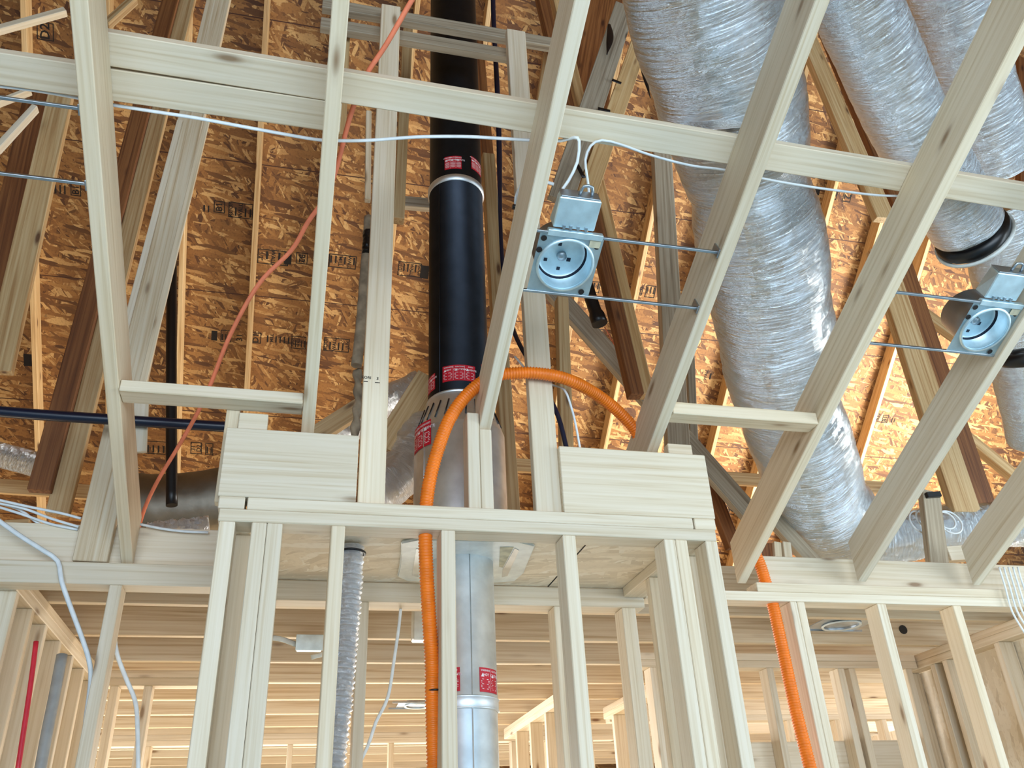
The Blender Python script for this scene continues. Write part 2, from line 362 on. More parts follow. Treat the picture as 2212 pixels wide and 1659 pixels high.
# headers at the top of the shaft
stick('shaft_header', 'upper cross board at the top of the shaft, above the dark flue', 'wood beam', (-.10, 2.54, 4.915), (.95, 2.54, 4.915), .06, .04, (0, -1, 0), GREYW)
stick('shaft_header', 'lower cross board at the top of the shaft, above the dark flue', 'wood beam', (-.10, 2.55, 4.80), (.75, 2.55, 4.80), .06, .04, (0, -1, 0), GREYW)
stick('hanging_stub', 'yellowish stub hanging beside the narrow rafter above the catwalk boards', 'wood post', PY(749, 30, 2.62), PY(737, 288, 2.62), .038, .038, (0, -1, 0), TRUSS)
stick('shaft_scab', 'ragged pale scab board along the left of the tall stud', 'wood board', PY(797, 238, 2.55), PY(795, 428, 2.55), .022, .03, (0, -1, 0), PINE)

# front studs of the chase
SB = 0.0005
def stud(lab, x0, x1, y0=YC, y1=YC + .089, z1=PB, mat=None, group='chase studs', name='stud'):
    return post(name, lab, x0, x1, y0, y1, 0, z1 - SB, mat, group, 'stud')
stud('corner stud at the left end of the chase front', -.236, -.192)
stud('left of the paired studs near the left end of the chase', -.146, -.104)
stud('right of the paired studs near the left end of the chase', -.103, -.060)
stud('stud in front of the corrugated silver duct', .079, .119)
stud('stud in front of the silver flue, beside the orange conduit', .404, .447)
stud('lone stud right of the flue in the chase front', .786, .828)
stud('left of the paired studs at the right of the chase', 1.124, 1.163)
stud('right of the paired studs at the right of the chase', 1.164, 1.204)
stud('corner stud at the right end of the chase front', 1.268, 1.31)
stud('recessed stud of the chase side wall behind its left corner', -.236, -.15, 2.56, 2.60)
stud('second recessed stud of the chase side wall behind its left corner', -.236, -.12, 2.74, 2.778)
stud('recessed stud of the chase side wall behind its right corner', 1.20, 1.308, 2.60, 2.64)
stud('pale side wall stud inside the chase at right with nail holes', 1.225, 1.313, 2.84, 2.878)
# chase side plates, ceiling sheet
ybeam('side_plate', 'short plate over the left side wall of the chase', -.24, -.151, YC + .09, YW, PB, PB + .038, cat='wood plate')
ybeam('side_plate', 'short plate over the right side wall of the chase', 1.222, 1.311, YC + .09, YW, PB, PB + .038, cat='wood plate')
o = link('soffit_sheet', boxbm(-.24, 1.31, YC + .09, YW + .02, PB + .0385, PB + .05, 0), PLY); tag(o, 'pale strand board sheet closing the chase top around the flue', 'panel')
for k, (x, lab) in enumerate(((.12, 'left'), (.925, 'right'))):
    link('sheet_seam', boxbm(x - .0025, x + .0025, YC + .1, YW + .015, PB + .0375, PB + .0384, 0), INK, o)
# back wall of the chase = main wall line
beam('back_plate', 'plate over the back wall of the chase', -.2, 1.31, YW + .012, YW + .10, PB - .036, PB + .036, cat='wood plate')
for lab, x0, x1 in (('back wall stud seen right of the corrugated duct', .212, .25), ('back wall stud hidden left in the chase', -.12, -.08), ('back wall stud seen left of the lone chase stud', .942, .98), ('last back wall stud in the right corner of the chase', 1.215, 1.27)):
    stud(lab, x0, x1, YW + .012, YW + .10, PB - .036, None, 'chase back wall studs')

# ================================================================== MAIN WALL left and right
beam('wall_plate', 'double top plate of the wall left of the chase', -2.2, -.243, YW, YW + .089, PB, PT, cat='wood plate')
beam('wall_plate', 'lower top plate of the wall right of the chase', 1.316, 4.2, YW, YW + .089, PB, PB + .038, cat='wood plate')
beam('wall_plate', 'upper top plate of the wall right of the chase', 1.80, 4.2, YW, YW + .089, PB + .0385, PT, cat='wood plate')
beam('rim_board', 'wide pale board standing on the left wall plate behind the rafters', -2.2, -.25, YW + .05, YW + .088, PT + .0005, PT + .15, cat='wood board')
beam('rim_board', 'wide pale board standing on the right wall plate behind the rafters', 1.86, 4.2, YW + .05, YW + .088, PT + .0005, PT + .13, cat='wood board')
stud('pale stud alone under the left wall plate beside the white cables', -.624, -.584, YW, YW + .089, PB, None, 'main wall studs')
stud('stud under the left wall plate at the left edge of the picture', -1.20, -1.16, YW, YW + .089, PB, None, 'main wall studs')
for lab, x0, x1 in (('right wall stud touching the lower orange conduit', 1.935, 1.965), ('right wall stud doubled beside the lower orange conduit', 1.966, 2.0),
                    ('right wall stud below the far ceiling light', 2.335, 2.378), ('right wall stud below the rafter at the right edge', 2.70, 2.742), ('right wall stud at the right edge by the white cables', 3.10, 3.14)):
    stud(lab, x0, x1, YW, YW + .089, PB, None, 'main wall studs')
# ================================================================== CEILING JOISTS of the rooms behind, and their walls
JY = [3.60, 4.11, 4.62, 5.14, 5.65, 6.16, 6.68]
for k, y in enumerate(JY):
    beam('ceiling_joist', '%s flat ceiling joist behind the chase back wall, counted going away' % ORD[k], -3.2, 6.4, y, y + .038, PT + .0005, PT + .235, JOISTW, 'flat ceiling joists behind the chase', 'joist')
for k, y in enumerate((7.32, 7.76, 8.25, 8.80, 9.35)):
    beam('ceiling_joist', '%s flat ceiling joist beyond the far stud wall' % ORD[k], -3.2, 6.4, y, y + .038, PT + .0005, PT + .235, PINE, 'flat ceiling joists beyond the far wall', 'joist')
def wallrun(lab, x0, x1, y, xs, mat=None, grp=None, mat2=None, nplates=2):
    if nplates == 2:
        beam('wall_plate', 'upper top plate of %s' % lab, x0, x1, y, y + .089, PB + .0385, PT, mat, None, 'wood plate')
    beam('wall_plate', 'lower top plate of %s' % lab, x0, x1, y, y + .089, PB, PB + .038, mat, None, 'wood plate')
    for k, x in enumerate(xs):
        post('stud', '%s stud from the left in %s' % (ORD[k], lab), x - .02, x + .02, y, y + .089, 0, PB - SB, mat2 or mat, 'studs of ' + lab, 'stud')
wallrun('the far wall seen through the chase', -1.3, 2.55, 7.0, [-.95, -.53, .03, .43, .77, 1.10, 1.42, 1.72, 2.0, 2.35], PINE)
wallrun('the back room wall left of the chase', -1.45, -.28, 4.83, [-1.25, -.86, -.70, -.34], PINE)
wallrun('the back room wall right of the chase', 1.75, 3.42, 4.33, [1.83, 2.18, 2.50, 2.93, 3.0, 3.36], PINE)
wallrun('the outer wall at the far end', -3.5, 5.2, 9.9, [-3.2, -2.6, -2.0, -1.4, -.8, -.2, .4, 1.0, 1.6, 2.2, 2.8, 3.4, 4.0, 4.6][:14], PINE)
wallrun('the middle wall of the rooms at right', 2.2, 4.6, 6.1, [2.4, 2.8, 3.2, 3.6, 4.0, 4.4], PINE)
for lab, z in (('upper', 2.02), ('lower', 1.72)):
    beam('fire_block', '%s horizontal board between the studs of the right back room' % lab, 1.86, 3.3, 4.42, 4.46, z - .09, z + .09, PINE, None, 'wood board')
def yrun(lab, x0, ya, yb, ys, grp):
    ybeam('wall_plate', 'lower top plate of %s' % lab, x0, x0 + .089, ya, yb, PB, PB + .038)
    ybeam('wall_plate', 'upper top plate of %s' % lab, x0, x0 + .089, ya, yb, PB + .0385, PT)
    for k, y in enumerate(ys):
        post('stud', '%s stud going back in %s' % (ORD[k], lab), x0, x0 + .089, y, y + .038, 0, PB - SB, PINE, 'studs of ' + lab, 'stud')
yrun('the side wall at bottom left', -1.02, 3.19, 4.82, [3.2, 3.42, 3.64, 3.9, 4.16, 4.42, 4.7], '')
wr = link('wall_right', boxbm(5.3, 5.33, 3.3, 10.2, 0, PT, 0), PLY); wr['kind'] = 'structure'
wb_ = link('wall_back', boxbm(2.3, 5.3, 10.0, 10.03, 0, PT, 0), PLY); wb_['kind'] = 'structure'
wr2 = link('wall_right', boxbm(3.523, 3.545, 3.2, 4.62, 0, PB, 0), PLY); wr2['kind'] = 'structure'
wl = link('wall_left', boxbm(-1.05, -1.0215, 3.19, 4.9, 0, PT, 0), PLY); wl['kind'] = 'structure'
yrun('the side wall right of the chase interior', 2.12, 4.43, 6.0, [4.5, 4.72, 5.0, 5.4, 5.8], '')
yrun('the side wall at the right edge', 3.43, 3.19, 4.6, [3.3, 3.7, 4.1, 4.2, 4.45], '')
yrun('the short side wall far behind the flue', 1.62, 5.2, 6.9, [5.3, 5.7, 6.1, 6.5], '')

# ================================================================== ATTIC TRUSS MEMBERS
def web(lab, pa, pb, Y, px, d=.04, mat=TRUSS, Yb=None, name='truss_web'):
    A = PY(pa[0], pa[1], Y); B = PY(pb[0], pb[1], Yb or Y); m = (A + B) / 2
    w = px * (Vector(CR[2]).dot(m - EYE)) / F
    return stick(name, lab, 'truss web', A, B, w, d, (0, -1, 0), mat)
web('pale built-up upright left of the leftmost vault rafter, standing on the left plate', (478, -30), (193, 1212), 3.111, 56, .037, JOISTW)
web('thin pale ply along the left of the built-up upright', (389, 258), (262, 740), 3.10, 13, .0105, PINE)
web('thin pale ply along the right of the built-up upright', (447, 258), (305, 840), 3.10, 14, .0105, PINE)
web('red brown upright with a cut lower end, left board of the dark pair', (372, -20), (83, 1058), 3.6, 38, .04, REDW)
web('red brown upright, right board of the dark pair', (408, -20), (122, 1110), 3.64, 38, .04, TRUSS)
web('wide upright at the left edge, with dark knots', (135, 180), (-8, 800), 3.25, 52, .04, TRUSS)
web('dark upright crossing the top left corner', (80, 190), (-60, 800), 3.45, 50, .04, REDW)
web('thin pale brace slanting at the left edge under the catwalk boards', (75, 226), (-10, 318), 3.1, 13, .04, PINE)
web('second thin pale brace slanting at the left edge under the catwalk boards', (64, 190), (-20, 222), 3.3, 9, .04, PINE)
web('thin pale brace in the top left corner above the catwalk boards', (140, 18), (-20, 62), 3.3, 14, .04, PINE)
web('pale brace running up right of the leftmost vault rafter at the top', (290, -10), (228, 46), 3.3, 14, .05, TRUSS)
web('red brown leaning web between the flue and the light can', (1166, -40), (1378, 850), 3.05, 26, .06, REDW)
web('light brown leaning web glued beside the red brown one', (1196, -40), (1402, 850), 3.07, 22, .06, TRUSS)
web('grey leaning board with a dark hole, left of the big duct', (1352, 10), (1212, 430), 2.95, 50, .04, GREYW)
web('grained leaning board behind the grey one, left of the big duct', (1386, 80), (1268, 420), 3.0, 40, .05, TRUSS)
web('grey upright post left of the big duct', (1432, 330), (1470, 1010), 3.25, 46, .05, GREYW)
web('thin post beside the grey upright, below the rafter block', (1490, 700), (1502, 1000), 3.35, 18, .05, GREYW)
web('long diagonal web running down right behind the right header board', (1195, 622), (1625, 1108), 3.3, 44, .04, GREYW)
web('red brown diagonal web at the foot of the right header board', (1500, 950), (1590, 1180), 3.5, 30, .05, REDW)
web('amber leaning web between the two big ducts', (1722, 20), (1915, 470), 3.3, 44, .05, TRUSS)
web('dark leaning web just right of the amber one', (1768, 20), (1955, 470), 3.36, 26, .05, REDW)
web('knotted leaning post right of the long knotty rafter', (1905, 540), (2092, 1105), 3.4, 62, .05, TRUSS)
web('red brown leaning post beside the knotted one', (1945, 540), (2138, 1105), 3.44, 44, .05, REDW)
web('amber diagonal web left of the right hand light can', (1975, 655), (2110, 752), 3.7, 26, .05, TRUSS)
web('amber diagonal web below the right hand light can', (2086, 935), (2215, 1040), 3.7, 26, .05, TRUSS)
web('dark red web at the right edge above the catwalk board', (2225, 130), (2235, 420), 3.0, 60, .05, REDW)
web('brown post just right of the flue', (1056, 330), (1108, 1105), 3.2, 30, .06, TRUSS)
web('dark post right of the flue behind the black hose', (1030, 60), (1080, 620), 3.3, 26, .06, REDW)
web('tan diagonal brace between the tall stud and the flue', (935, 815), (838, 970), 3.15, 72, .04, TRUSS)
web('brown diagonal brace left of the tall stud', (790, 868), (668, 946), 3.4, 40, .04, TRUSS)
web('yellow post between the tall stud and the flue at the top', (882, 60), (862, 470), 3.0, 22, .05, TRUSS)
web('thin post right of the tall right stud', (1216, 640), (1228, 1000), 2.9, 26, .05, TRUSS)
web('dark red board between the light can rafter and the grey leaning board at the top', (1312, -20), (1262, 300), 3.5, 80, .05, REDW)
web('short pale strip left of the light can rafter at the top', (1183, 110), (1166, 222), 3.2, 14, .05, TRUSS)
# cross boards low in the attic
for lab, a, b, Y, px in (('low brown cross board behind the left built-up upright', (-20, 1048), (430, 1078), 4.6, 26), ('low brown cross board behind the flue and the right header', (1060, 1000), (1960, 1056), 4.3, 26)):
    stick('cross_board', lab, 'wood board', PY(*a, Y), PY(*b, Y), .075, .04, (0, -1, -.2), TRUSS)
stick('cross_board', 'short brown cross board between the tall stud and the flue', 'wood board', PY(862, 432, 3.6), PY(930, 438, 3.6), .07, .04, (0, -1, 0), GREYW)
stick('paper_flap', 'pale board end hanging behind the leftmost vault rafter', 'wood board', PY(306, 850, 3.02), PY(300, 975, 3.02), .05, .02, (0, -1, 0), PINE)
# short pieces over the right wall
def stub(lab, pa, pb, Y, px, d=.038, mat=PINE, name='short_post', cat='wood post', n=(0, -1, 0)):
    A = PY(pa[0], pa[1], Y); B = PY(pb[0], pb[1], Y); m = (A + B) / 2
    return stick(name, lab, cat, A, B, px * (Vector(CR[2]).dot(m - EYE)) / F, d, n, mat)
stub('short upright with a black clip on top, over the right wall', (2012, 1060), (2036, 1256), 3.19, 44, .04, GREYW)
stub('short horizontal block right of the upright with the clip', (2050, 1195), (2092, 1192), 3.2, 32, .05)
stub('pale diagonal brace at the foot of the big foil duct', (1678, 1120), (1800, 1256), 3.22, 34, .04, GREYW)
stub('left of two short pale cripples over the right wall', (1680, 1170), (1686, 1252), 3.19, 17, .05)
stub('right of two short pale cripples over the right wall', (1700, 1170), (1710, 1252), 3.19, 19, .05)
stub('dark sheathing scrap beside the short pale cripples', (1655, 1172), (1668, 1252), 3.21, 34, .02, REDW, 'board_scrap', 'wood board')
stub('short brown block between the leftmost rafter foot and the upright', (243, 1150), (236, 1245), 3.22, 22, .04, REDW)
stub('small cut block lying on the left plate by the cables', (8, 1135), (62, 1132), 3.3, 26, .05, TRUSS, 'cut_block', 'wood block')

# ================================================================== FLUE
AX, AYF = .540, 2.85
fm = Matrix.Translation((AX, AYF, 0))
flue = empty('flue_pipe', 'tall metal flue rising through the chase top into the attic', 'flue pipe', fm)
def zf(x, y, r): return PY(x, y, AYF - r).z
zj1 = zf(1040, 1515, .11); zs1 = zf(1000, 905, .17); zs2 = zf(1000, 845, .12); zj2 = zf(982, 380, .12)
lathe('lower_section', [(.108, 0), (.108, zj1 - .02), (.112, zj1 - .015), (.113, zj1 + .015), (.110, zj1 + .02), (.110, 2.9)], GALV, flue, None, mw=fm)
for z in (zj1 - .016, zj1 + .017):
    lathe('joint_bead', [(.110, z - .004), (.1155, z), (.110, z + .004)], GALV, flue, None, mw=fm)
sh = lathe('insulation_shield', [(.168, PB + .05), (.168, zs1), (.166, zs1 + .004), (.122, zs2), (.118, zs2 + .004)], GALV, flue, None, mw=fm); 
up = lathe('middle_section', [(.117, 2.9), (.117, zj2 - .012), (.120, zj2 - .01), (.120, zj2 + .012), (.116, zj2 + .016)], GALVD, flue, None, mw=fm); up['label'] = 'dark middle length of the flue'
lathe('joint_bead', [(.118, zs2 - .0), (.124, zs2 + .006), (.118, zs2 + .012)], GALV, flue, None, mw=fm)
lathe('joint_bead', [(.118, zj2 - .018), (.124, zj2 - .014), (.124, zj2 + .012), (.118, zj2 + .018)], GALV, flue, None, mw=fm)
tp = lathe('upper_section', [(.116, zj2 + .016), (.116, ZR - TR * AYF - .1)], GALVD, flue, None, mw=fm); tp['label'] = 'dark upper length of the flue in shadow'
def seam(r, th, z0, z1, mat):
    t = math.radians(th); c = Vector((AX + r * math.sin(t), AYF - r * math.cos(t), 0))
    o = link('lock_seam', tubebm([c + Vector((0, 0, z0)), c + Vector((0, 0, z1))], .0022, 6, smoothpath=False), mat, None); o.parent = flue; o.matrix_parent_inverse = fm.inverted()
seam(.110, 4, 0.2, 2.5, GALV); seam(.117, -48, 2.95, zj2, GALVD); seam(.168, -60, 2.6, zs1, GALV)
for k in range(14):
    t = math.radians(-100 + k * 14); a = Vector((AX + .158 * math.sin(t), AYF - .158 * math.cos(t), zs1 + (zs2 - zs1) * .22)); b = Vector((AX + .134 * math.sin(t + .06), AYF - .134 * math.cos(t + .06), zs1 + (zs2 - zs1) * .75))
    o = link('vent_slot', tubebm([a, b], .003, 6, smoothpath=False), BLACK); o.parent = flue; o.matrix_parent_inverse = fm.inverted()
def cyl_label(r, th, z, w, h, panels, texts, lab):
    bm = bmesh.new(); n = 14
    for i in range(n):
        q = []
        for s, t in ((i / n, -.5), ((i + 1) / n, -.5), ((i + 1) / n, .5), (i / n, .5)): q.append(bm.verts.new(((s - .5) * w, t * h, 0)))
        bm.faces.new(q)
    ink = bmesh.new(); pw = w / panels
    for k in range(panels):
        cx = -w / 2 + pw * (k + .5)
        addtext(ink, texts[k % len(texts)][0], h * .11, Matrix.Translation((cx + pw * .06, h * .38, .0006)))
        addtext(ink, texts[k % len(texts)][1], h * .15, Matrix.Translation((cx + pw * .08, h * .2, .0006)))
        a = Vector((cx - pw * .38, h * .12, .0006)); ink.faces.new([ink.verts.new(a + Vector(d)) for d in ((0, 0, 0), (h * .16, 0, 0), (h * .08, h * .16, 0))])
        for j in range(7): addrect(ink, pw * (.78 if j % 3 else .6), h * .022, Matrix.Translation((cx, h * (.02 - .065 * j), .0006)))
        if k: addrect(ink, .0008, h * .9, Matrix.Translation((-w / 2 + pw * k, 0, .0006)))
    def wrap(b):
        for v in b.verts:
            t = math.radians(th) + v.co.x / r; rr = r + .001 + v.co.z
            v.co = Vector((AX + rr * math.sin(t), AYF - rr * math.cos(t), z + v.co.y))
    wrap(bm); wrap(ink)
    o = link('warning_label', bm, RED); o['label'] = lab; o.parent = flue; o.matrix_parent_inverse = fm.inverted()
    p = link('label_print', ink, WINK); p.parent = o
WT = (('WARNING', 'HOT'), ('CAUTION', 'CAUTION'), ('AVISO', 'CALIENTE'))
cyl_label(.110, -38, zf(1003, 1466, .11), .086, .072, 2, (('CAUTION', 'HOT'), ('AVISO', 'CALIENTE')), 'red warning label low on the flue behind the stud')
cyl_label(.110, 40, zf(1070, 1468, .10), .088, .074, 2, (('WARNING', 'HOT'), ('CAUTION', 'CAUTION')), 'red warning label low on the right of the flue')
cyl_label(.117, -10, zf(988, 804, .117), .128, .068, 3, WT, 'red three panel warning label above the shield')
cyl_label(.117, -84, zf(932, 825, .05), .10, .07, 3, WT, 'red warning label wrapping the left of the flue')
cyl_label(.117, 56, zf(1043, 806, .08), .08, .06, 2, WT, 'red warning label wrapping the right of the flue')
cyl_label(.168, -68, zf(926, 935, .1), .12, .10, 3, WT, 'red warning label on the left of the shield')
cyl_label(.116, -16, zf(962, 347, .116), .075, .075, 3, WT, 'red warning label on the upper length')
cyl_label(.116, 44, zf(1018, 352, .1), .075, .075, 3, WT, 'red warning label right on the upper length')
# white firestop frame under the soffit sheet
def polyprism(name, pts, z0, z1, mat, parent=None, bev=.004):
    bm = bmesh.new(); f = bm.faces.new([bm.verts.new((p[0], p[1], z0)) for p in pts]); r = bmesh.ops.extrude_face_region(bm, geom=[f])
    for v in r['geom']:
        if isinstance(v, bmesh.types.BMVert): v.co.z = z1
    bmesh.ops.recalc_face_normals(bm, faces=bm.faces)
    if bev: bmesh.ops.bevel(bm, geom=list(bm.edges), offset=bev, segments=2, affect='EDGES')
    return link(name, bm, mat, parent)
zb = 2.497
fp = [PZ(x, y, zb) for x, y in ((866, 1174), (905, 1166), (1000, 1168), (1120, 1171), (1156, 1180), (1146, 1204), (1138, 1222), (1131, 1240), (1112, 1256), (1060, 1260), (930, 1258), (880, 1256), (858, 1246), (862, 1228), (866, 1200))]
fs = polyprism('firestop_frame', fp, zb, PB + .038, WHITEP); tag(fs, 'white metal firestop frame around the flue under the chase soffit', 'firestop')
for lab, pts in (('left slot', ((899, 1186), (906, 1186), (904, 1246), (890, 1243))), ('right slot', ((1112, 1184), (1121, 1189), (1096, 1244), (1084, 1247), (1086, 1230)))):
    polyprism('frame_slot', [PZ(x, y, zb - .001) for x, y in pts], zb - .0015, zb - .0005, GREYMET, fs, 0)
polyprism('frame_opening', [PZ(x, y, zb - .0012) for x, y in ((1080, 1182), (1110, 1182), (1086, 1226), (1078, 1224))], zb - .0016, zb - .0008, INSUL, fs, 0)

# ================================================================== FOIL FLEX DUCTS
def fduct(name, lab, pts, r, mat=FOIL, seed=0, amp=.05, seg=56, step=.012, rad=None, group='foil jacketed flex ducts'):
    def disp(a, s):
        c, sn = math.cos(a), math.sin(a)
        v = noise.noise((c * 1.2 + seed, sn * 1.2, s * 5)) * 1.0 + noise.noise((c * 2.2, sn * 2.2 + seed, s * 26)) * .42 + noise.noise((c * 7, sn * 7, s * 40 + seed)) * .16
        return r * amp * v
    return tube(name, lab, 'air duct', pts, r, mat, seg, step, rad, None, True, disp, True, 1, group)
def PVl(*a): return [PV(x, y, o) for x, y, o in a]
DUCT = 'foil_duct'
fduct(DUCT, 'largest foil duct, coming down from the top between two vault rafters', PVl((1490, -160, .47), (1522, 0, .47), (1556, 130, .47), (1588, 260, .47), (1615, 400, .47), (1650, 560, .47), (1668, 690, .46), (1695, 840, .45), (1735, 970, .44), (1775, 1080, .46), (1815, 1140, .52)),
      .222, rad=lambda s, t: .232 - .03 * math.exp(-((t - .30) / .03) ** 2) - .015 * math.exp(-((t - .66) / .03) ** 2) - .03 * t, seed=3, amp=.055)
tube('duct_strap', 'foil strap cinching the largest duct above the catwalk board', 'duct strap', [PV(1470, 272, .34), PV(1500, 272, .27), PV(1540, 270, .232), PV(1590, 266, .222), PV(1650, 262, .232), PV(1700, 256, .30)], .014, FOILR, 8, .02, flat=.35)
fduct(DUCT, 'second foil duct, slanting down to an open end by the right light can', PVl((1790, -140, .40), (1850, 10, .39), (1890, 100, .385), (1930, 195, .38), (1985, 305, .375), (2038, 400, .37), (2088, 485, .365)), .122, seed=11, amp=.05)
fduct(DUCT, 'third foil duct in the top right corner behind the fifth rafter', PVl((2015, -140, .72), (2055, 0, .70), (2090, 130, .68), (2124, 250, .66), (2152, 350, .65)), .132, seed=19, amp=.05)
fduct(DUCT, 'fourth foil duct running down beside the right light can', PVl((2150, 430, .80), (2160, 560, .76), (2200, 760, .64), (2235, 940, .56)), .12, seed=23, amp=.05)
fduct(DUCT, 'level foil duct lying behind the right wall plate', [PY(x, y, 3.52) for x, y in ((1850, 1166), (1905, 1163), (1990, 1150), (2080, 1140), (2180, 1130), (2290, 1120))], .125, seed=31, amp=.1)
fduct(DUCT, 'dusky duct lying behind the left wall plate', [PY(x, y, 3.75) for x, y in ((270, 1100), (340, 1102), (420, 1095), (520, 1080))], .155, metal('shaded_foil_jacket', (.30, .27, .22, 1), .5, .3, 14), seed=37, amp=.04)  # silver flex duct, its shade painted into the jacket colour
fduct(DUCT, 'small grey duct at the left edge behind the uprights', [PY(x, y, 4.2) for x, y in ((-60, 965), (10, 985), (80, 1005), (140, 1030))], .06, seed=41, amp=.05)
fduct(DUCT, 'crumpled foil elbow between the tall stud and the flue shield', [PY(x, y, 3.2) for x, y in ((800, 1065), (845, 1040), (880, 1000), (905, 955), (925, 920))], .098, FOILR, seed=47, amp=.22)
fduct(DUCT, 'foil scrap showing behind the tall stud above the left header', [PY(x, y, 3.5) for x, y in ((690, 970), (745, 925), (800, 885), (865, 850), (905, 830))], .07, FOILR, seed=53, amp=.2)
tube('foil_fringe', 'ragged foil fringe on the left wall plate', 'foil scrap', [PY(x, y, 3.3) for x, y in ((318, 1146), (360, 1143), (410, 1138), (452, 1132))], .03, FOILR, 18, .008, None, None, True, lambda a, s: .016 * noise.noise((math.cos(a) * 3, math.sin(a) * 3, s * 60)))
# open end of the second duct: cut rim, black liner, wire hoop
def hoop(name, lab, cat, c, ax, r, tr, mat, a0=0, a1=360, n=40, flat=1.0, parent=None):
    ax = Vector(ax).normalized(); u = ax.orthogonal().normalized(); v = ax.cross(u)
    pts = [Vector(c) + (u * math.cos(math.radians(a0 + (a1 - a0) * k / n)) + v * math.sin(math.radians(a0 + (a1 - a0) * k / n))) * r for k in range(n + 1)]
    return tube(name, lab, cat, pts, tr, mat, 8, 1, None, parent, True, None, False, flat)
pe = PV(2096, 500, .363); de = (PV(2088, 485, .365) - PV(2038, 400, .37)).normalized()
hoop('duct_liner', 'black liner ring at the open end of the second duct', 'duct collar', pe + de * .015, de, .098, .030, BLACK)
hoop('duct_collar', 'white hoop around the black liner of the open duct end', 'duct collar', pe + de * .035, de, .128, .007, WHITEP)
pe2 = PV(2215, 772, .34)
hoop('duct_liner', 'black liner ring at the right edge below the light can', 'duct collar', pe2, (.3, .5, -.8), .07, .028, BLACK)
# corrugated dryer duct in the chase
dd = [PY(x, y, 2.72) for x, y in ((756, 1222), (752, 1280), (742, 1400), (728, 1540), (712, 1665), (700, 1760))]
dd[0].z = PB + .03
def crimp(a, s): return .0035 * math.sin(s * 2 * math.pi / .016) + .004 * noise.noise((math.cos(a) * 2.5, math.sin(a) * 2.5, s * 55)) + .002 * noise.noise((math.cos(a) * 6, math.sin(a) * 6, s * 120))
dr = tube('corrugated_duct', 'silver corrugated duct hanging behind a chase stud', 'air duct', dd, .040, FOILR, 36, .004, None, None, True, crimp)
hoop('duct_band', None, None, dd[0] - Vector((0, 0, .022)), (0, 0, 1), .046, .004, BLACK, parent=dr)
